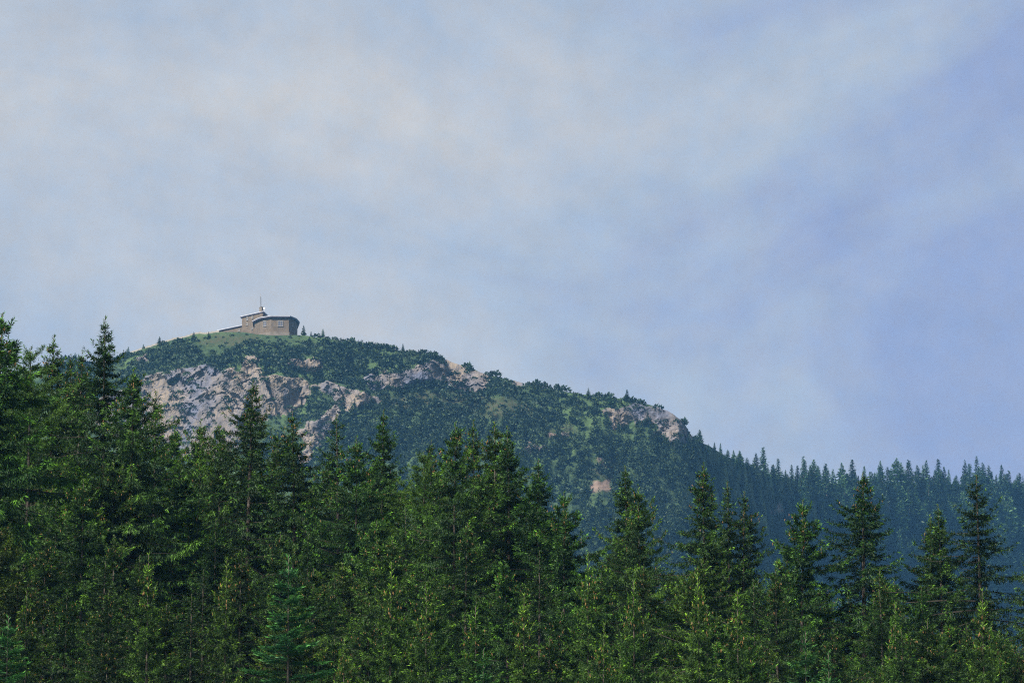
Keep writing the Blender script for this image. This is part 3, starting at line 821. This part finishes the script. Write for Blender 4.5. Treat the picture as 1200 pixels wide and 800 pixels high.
for px, py, Y_, k, w, lab in FRONT: plant(px, py, Y_, k, w, lab, 'young conifers at the front of the forest', 1.25)

FILL_LABEL = {'dark4': 'uneven dark spruce', 'full3': 'uneven green spruce', 'dark1': 'dark green spruce', 'dark2': 'dark spruce with brown cones', 'full1': 'fresh green bushy spruce',
              'full2': 'yellowish cone-bearing spruce', 'young': 'short young yellow-green spruce'}
LANDMARK = [(0, 'the broad rounded pale crown'), (2, 'the slim dark spruce by the larch'), (5, 'the very tall pointed spruce'), (7, 'the pointed spruce before the cliff end'),
            (8, 'the small blunt tip under the cliff'), (10, 'the tall dark spire below the summit house'), (12, 'the ragged spruce by the rock spur'),
            (13, 'the dark spruce past the rock spur'), (15, 'the slender evenly tapered spruce'), (17, 'the bright green larch'), (20, 'the broad dome-topped spruce'),
            (22, 'the upswept spruce at the edge drop'), (24, 'the dark cone by the bare patch'), (26, 'the tall airy spire'), (28, 'the long-armed dark spruce'),
            (29, 'the blunt-tipped spruce'), (30, 'the tiered spruce with hanging skirts'), (32, 'the dense conical clump'), (33, 'the sparse old spruce')]
def fill_label(kk, px, Y_):
    i, nm = min(LANDMARK, key=lambda q: abs(SKYLINE[q[0]][0] - px))
    dY = Y_ - SKYLINE[i][2]
    rel = 'behind' if dY > 10 else 'beside' if dY > -14 else 'in front of' if dY > -40 else 'at the foot of'
    return FILL_LABEL[kk] + ' ' + rel + ' ' + nm
placed = [(a, b) for a, b, *_ in ((q[0], q[2]) for q in SKYLINE + FRONT)]
r_ = random.Random(5)
tries = n_fill = 0
while n_fill < 135 and tries < 6000:
    tries += 1
    px = r_.uniform(-40, 1240); Y_ = r_.uniform(236, 350)
    if any(abs(px - a) < 26 and abs(Y_ - b) < 8 for a, b in placed): continue
    env = float(np.interp(px, ENV_X, ENV_Y))
    f_ = max(0, 322 - Y_) / 86
    py = env + 8 + (max(740, env + 60) - env) * f_ ** 1.15 + r_.uniform(-4, 26) + (r_.uniform(-35, 40) if f_ > .3 else 0)
    if py > 775: continue
    kk = r_.choices(['dark1', 'dark2', 'dark4', 'full1', 'full2', 'full3'], [2, 2, 2, 3, 2, 3])[0]
    if Y_ < 256 and r_.random() < .35: kk = 'young'
    plant(px, py, Y_, kk, r_.uniform(.82, 1.1), fill_label(kk, px, Y_), 'spruces closed in inside the forest: ' + kk.strip('1234'), (.72 if px < 300 and py > 560 else 1.0) * (1.2 if kk == 'young' else .8 if Y_ < 275 else 1.0))
    placed.append((px, Y_)); n_fill += 1

for px, py, Y_, kk in ((205, 500, 320, 'full1'), (240, 522, 322, 'dark1'), (300, 522, 320, 'full3'), (375, 542, 322, 'full1'), (215, 545, 305, 'full3'), (640, 600, 318, 'dark1'), (960, 712, 300, 'dark4')):
    plant(px, py, Y_, kk, 1.05, fill_label(kk, px, Y_), 'spruces closed in inside the forest: ' + kk.strip('1234'))

# ------------------------------------------------------------------ conifers and dwarf pines on the mountain
def far_geo(seed, shape, fine=False):
    """one far conifer of height 1: verts, tip values (quads)"""
    r = np.random.default_rng(seed)
    B, D, WD, LL, WW, TT = [], [], [], [], [], []
    if shape == 'spruce': nw, rad, pw = 17, .25, .8
    elif shape == 'slim': nw, rad, pw = 17, .19, .75
    else: nw, rad, pw = 14, .27, .68
    if fine: nw = int(nw * 1.6)
    for i in range(nw):
        t = (i + .4) / nw; z = 1 - t * .93
        rr = rad * t ** pw * r.uniform(.75, 1.2) * (1 if t < .8 else .85)
        nb = (9 if fine else 6) if i > 2 else 4
        for b in range(nb):
            az = r.uniform(0, 6.28); el = np.interp(t, [0, .2, .6, 1], [.9, .2, -.25, -.4]) + r.normal(0, .15)
            if shape == 'larch': el += .35
            d = np.array([math.cos(az) * math.cos(el), math.sin(az) * math.cos(el), math.sin(el)])
            for k in range(3):
                o = np.array([0, 0, z]) + d * rr * (.05 + .3 * k) + r.normal(0, .012, 3)
                dd = unit(d + r.normal(0, .35, 3)); B.append(o); D.append(dd)
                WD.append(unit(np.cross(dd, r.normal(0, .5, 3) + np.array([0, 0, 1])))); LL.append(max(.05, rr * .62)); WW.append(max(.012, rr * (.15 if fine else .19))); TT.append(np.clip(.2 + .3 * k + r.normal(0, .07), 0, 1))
    v = rhombi(np.array(B), np.array(D), np.array(WD), np.array(LL), np.array(WW))
    # trunk sliver
    tvs, tfs = tubes([np.array([[0, 0, -.12], [0, 0, .5], [0, 0, 1.0]])], [np.array([.018, .011, .003])], 4)
    return v, np.repeat(np.array(TT), 4), tvs, tfs

FAR = [far_geo(200 + i, s) for i, s in enumerate(['spruce', 'spruce', 'slim', 'slim', 'larch', 'larch', 'spruce', 'slim'])]
FAR_ME = []
for v, t, tvs, tfs in [far_geo(400 + i, s, True) for i, s in enumerate(['spruce', 'spruce', 'slim', 'slim', 'larch', 'larch', 'spruce', 'slim'])]:
    FAR_ME.append((make_mesh('crown', v, np.arange(len(v)).reshape(-1, 4), M_FAR, {'tip': t}), make_mesh('trunk', tvs, tfs, M_BARK)))

def shrub_geo(seed):
    r = np.random.default_rng(seed); m_ = 84
    az = r.uniform(0, 6.28, m_); cz = r.uniform(-.1, 1, m_); s = np.sqrt(np.clip(1 - cz ** 2, 0, 1))
    d = np.stack([np.cos(az) * s, np.sin(az) * s, cz], 1)
    b = d * r.uniform(.35, .85, m_)[:, None] * np.array([1, 1, .75])
    dd = unit(d * .7 + np.array([0, 0, .5]) + r.normal(0, .5, (m_, 3)))
    v = rhombi(b, dd, unit(np.cross(dd, r.normal(0, 1, (m_, 3)))), r.uniform(.28, .5, m_), r.uniform(.09, .17, m_))
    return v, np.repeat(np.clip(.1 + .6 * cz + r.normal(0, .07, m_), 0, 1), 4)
SHRUB = [shrub_geo(300 + i) for i in range(8)]

fenv = lambda u: float(np.interp(u, ENV_X, ENV_Y))
rr_ = random.Random(11)
trees, shrubs = [], []          # (visible area weight, u, v, point, height, variant, tone)
occ = {}
def free(u, v, d, store):
    k = (int(u // 12), int(v // 12))
    for a in (-1, 0, 1):
        for b in (-1, 0, 1):
            for (x, y) in store.get((k[0] + a, k[1] + b), ()):
                if (x - u) ** 2 + ((y - v) * 1.3) ** 2 < d * d: return False
    store.setdefault(k, []).append((u, v)); return True
occ_s = {}
for _ in range(60000):
    u = rr_.uniform(60, 1225)
    top = float(np.interp(u, uc, sk)); lo = fenv(u) + 110
    v = rr_.uniform(top, max(lo, top + 30))
    if v > 790: continue
    p_, rk_, gr_, sc_ = surf(u, v)
    if sc_ > .2 or (689 < u < 720 and 557 < v < 590): continue
    tone = float(surf.tone)
    down = v - top
    # conifers: thick on the low ridge, thinning out up the slope, few on the summit
    if u > 815: td_, hh = 7.0, rr_.uniform(.5, 1.25) * np.interp(u, [815, 860, 920, 1000], [13, 17, 23, 27]) * np.interp(down, [0, 40], [1, 1.35]) * (1.25 if rr_.random() < .1 else 1)
    elif u > 690: td_, hh = np.interp(down, [0, 12, 40, 90], [26, 15, 10.5, 9.5]), rr_.uniform(9, 17) + min(16, down * .22)
    elif u > 540: td_, hh = np.interp(down, [0, 15, 60, 110], [26, 14, 11, 10]), rr_.uniform(8, 15) + min(14, down * .18)
    elif u > 400: td_, hh = np.interp(down, [0, 30, 60, 100], [24, 19, 13, 11]), rr_.uniform(7, 13) + min(12, down * .12)
    else: td_, hh = np.interp(down, [0, 40, 120], [36, 30, 16]), rr_.uniform(8, 15)
    if rk_ < .35 and gr_ < .5 and rr_.random() < .5 and not (250 < u < 352 and down < 16) and free(u, v, td_ * rr_.uniform(.75, 1.5), occ):
        trees.append([u, v, p_, hh * .322 * p_[1] / 1990, rr_.choices(range(8), [3, 3, 3, 3, 3, 3, 2, 2] if u > 815 or tone < .1 else [1, 1, 2, 2, 6, 6, 1, 1])[0], tone])
    # bushes and dwarf pine
    patch = tone * 1.4 + (.35 if down < 40 and u < 560 else .3 if down < 25 else .05) + (.35 if u < 238 else 0)
    dens = (5.4 if patch > .1 else 9.0) * (1 if u < 600 else 1.25)
    if u < 815 and rk_ < .42 + (.7 if rr_.random() < .05 else 0) and (gr_ < .4 or rr_.random() < .45) and not (262 < u < 349 and down < 2.5) and not (150 < u < 258 and down < 4) and free(u, v, dens * rr_.uniform(.8, 1.3), occ_s):
        sz = rr_.uniform(3.4, 8.0) * (1.15 if down < 45 else 1.0) * (.75 if rk_ > .3 else 1) * (1.15 if patch > .1 else .7) * .322
        if 240 < u < 352 and down < 14: sz *= .6
        shrubs.append((p_, sz, rr_.randrange(8), tone, down))

def place_far(p_, h, var, name, label, group, tone):
    o = link(name, None, loc=p_); s = h
    w_ = s * rr_.uniform(.85, 1.55); o.scale = (w_ * rr_.uniform(.9, 1.1), w_, s); o.rotation_euler = (0, 0, rr_.uniform(0, 6.28))
    tag(o, label, 'tree', group)
    c = link('crown', FAR_ME[var][0], o); t = link('trunk', FAR_ME[var][1], o)
    k = 1 + .5 * rr_.uniform(-1, 1)
    c.color = (k * (1.25 if var in (4, 5) else 1), k * (1.2 if var in (4, 5) else 1), k, 1)

# conifers that stand by the summit house and on the crest
for u, v, h, var, lab in (
    (356.5, 392.5, 14.5, 0, 'small dark conifer standing next to the wall of the summit house'),
    (364.5, 393.5, 8, 2, 'tiny conifer between the two bigger ones near the summit house'),
    (378, 395, 13, 4, 'round-topped conifer on the crest a little past the summit house'),
    (167, 409, 8, 0, 'lone little conifer where the crest path wall ends'),
):
    place_far(surf(u, v)[0] + np.array([0, 1.0, -.3]), h * .322, var, 'conifer_tree', lab, None, 0)

def visible(t):
    u, v, p_, h = t[0], t[1], t[2], t[3]
    hp = h / .322 * 1990 / p_[1]; ytop = v - hp
    return ytop + .35 * hp < fenv(u) and 2 < u < 1198
vis = [t for t in trees if visible(t)]
crest_t = [t for t in vis if t[1] - float(np.interp(t[0], uc, sk)) < 13]
vis.sort(key=lambda t: -t[3])
keep = {id(t) for t in crest_t}
for t in vis:
    if len(keep) >= 296: break
    keep.add(id(t))
for t in vis:
    if id(t) not in keep: continue
    u, v = t[0], t[1]; on_crest = v - float(np.interp(u, uc, sk)) < 13
    if on_crest and u > 815: lab, grp = 'hazy blue-green conifer on the low wooded ridge, its tip against the sky', 'conifers on the low wooded ridge line'
    elif on_crest: lab, grp = 'small dark conifer on the high crest between summit house and rock nose', 'small conifers along the high crest'
    elif u > 815: lab, grp = 'hazy blue-green conifer on the face of the low wooded ridge', 'conifers on the face of the wooded ridge'
    else: lab, grp = 'hazy conifer on the open green slope below the rocky crest', 'conifers on the green slope'
    place_far(t[2] + np.array([0, 0, -.3]), t[3], t[4], 'conifer_tree', lab, grp, t[5])
rest = [t for t in trees if id(t) not in keep and t[1] - t[3] / .322 < fenv(t[0]) + 30]

def join_far(items, geos, name, label, cat, is_tree):
    VS, TS, TN = [], [], []
    for it in items:
        if is_tree: p_, s, var, tone = it[2], it[3], it[4], it[5]
        else: p_, s, var, tone = it[0], it[1], it[2], it[3]
        v, t = geos[var][0], geos[var][1]
        a = rr_.uniform(0, 6.28); ca, sa = math.cos(a), math.sin(a)
        w = s * rr_.uniform(.85, 1.2)
        q = np.stack([(v[:, 0] * ca - v[:, 1] * sa) * w, (v[:, 0] * sa + v[:, 1] * ca) * w, v[:, 2] * s], 1) + p_ + np.array([0, 0, -.3 if is_tree else 0])
        VS.append(q); TS.append(t)
        light = np.clip(.3 - .9 * tone + rr_.uniform(-.25, .3), 0, .85)
        if is_tree: light = rr_.uniform(.05, .38) if var in (4, 5) else rr_.uniform(0, .2)
        elif it[4] < 40: light *= .15
        TN.append(np.full(len(v), light))
    VS, TS, TN = map(np.concatenate, (VS, TS, TN))
    o = link(name, make_mesh(name, VS, np.arange(len(VS)).reshape(-1, 4), M_FARSTUFF, {'tip': TS, 'tone': TN}))
    return tag(o, label, cat, kind='stuff')
join_far(rest, FAR, 'far_forest', 'hazy mass of conifers covering the mountain slope', 'forest', True)
shrubs = [q for q in shrubs if px_of(q[0])[1] < fenv(px_of(q[0])[0]) + 30]
join_far(shrubs, SHRUB, 'shrubbery', 'dark dwarf pine and green bushes carpeting the mountain', 'shrubs', False)
import sys
print('far trees', len(trees), 'visible', len(vis), 'kept', len(keep), 'shrubs', len(shrubs), 'fill', n_fill, file=sys.stderr)
print('tris', sum(len(m.loops) - 2 * len(m.polygons) for m in bpy.data.meshes))

# ------------------------------------------------------------------ haze: the air between here and the mountain
m = MB(); m.box((0, 0, 150), (12400, 12400, 1900)); 
M_HAZE, n, l, out = new_mat('haze_air')
pv = n.new('ShaderNodeVolumePrincipled')
pv.inputs['Color'].default_value = (0.18, 0.50, 1.0, 1)
pv.inputs['Density'].default_value = 0.000046
pv.inputs['Anisotropy'].default_value = 0.0
l.new(pv.outputs[0], out.inputs['Volume'])
hz = m.build('haze', M_HAZE)
tag(hz, 'thin blue summer haze between the forest and the mountain', 'haze', kind='stuff')
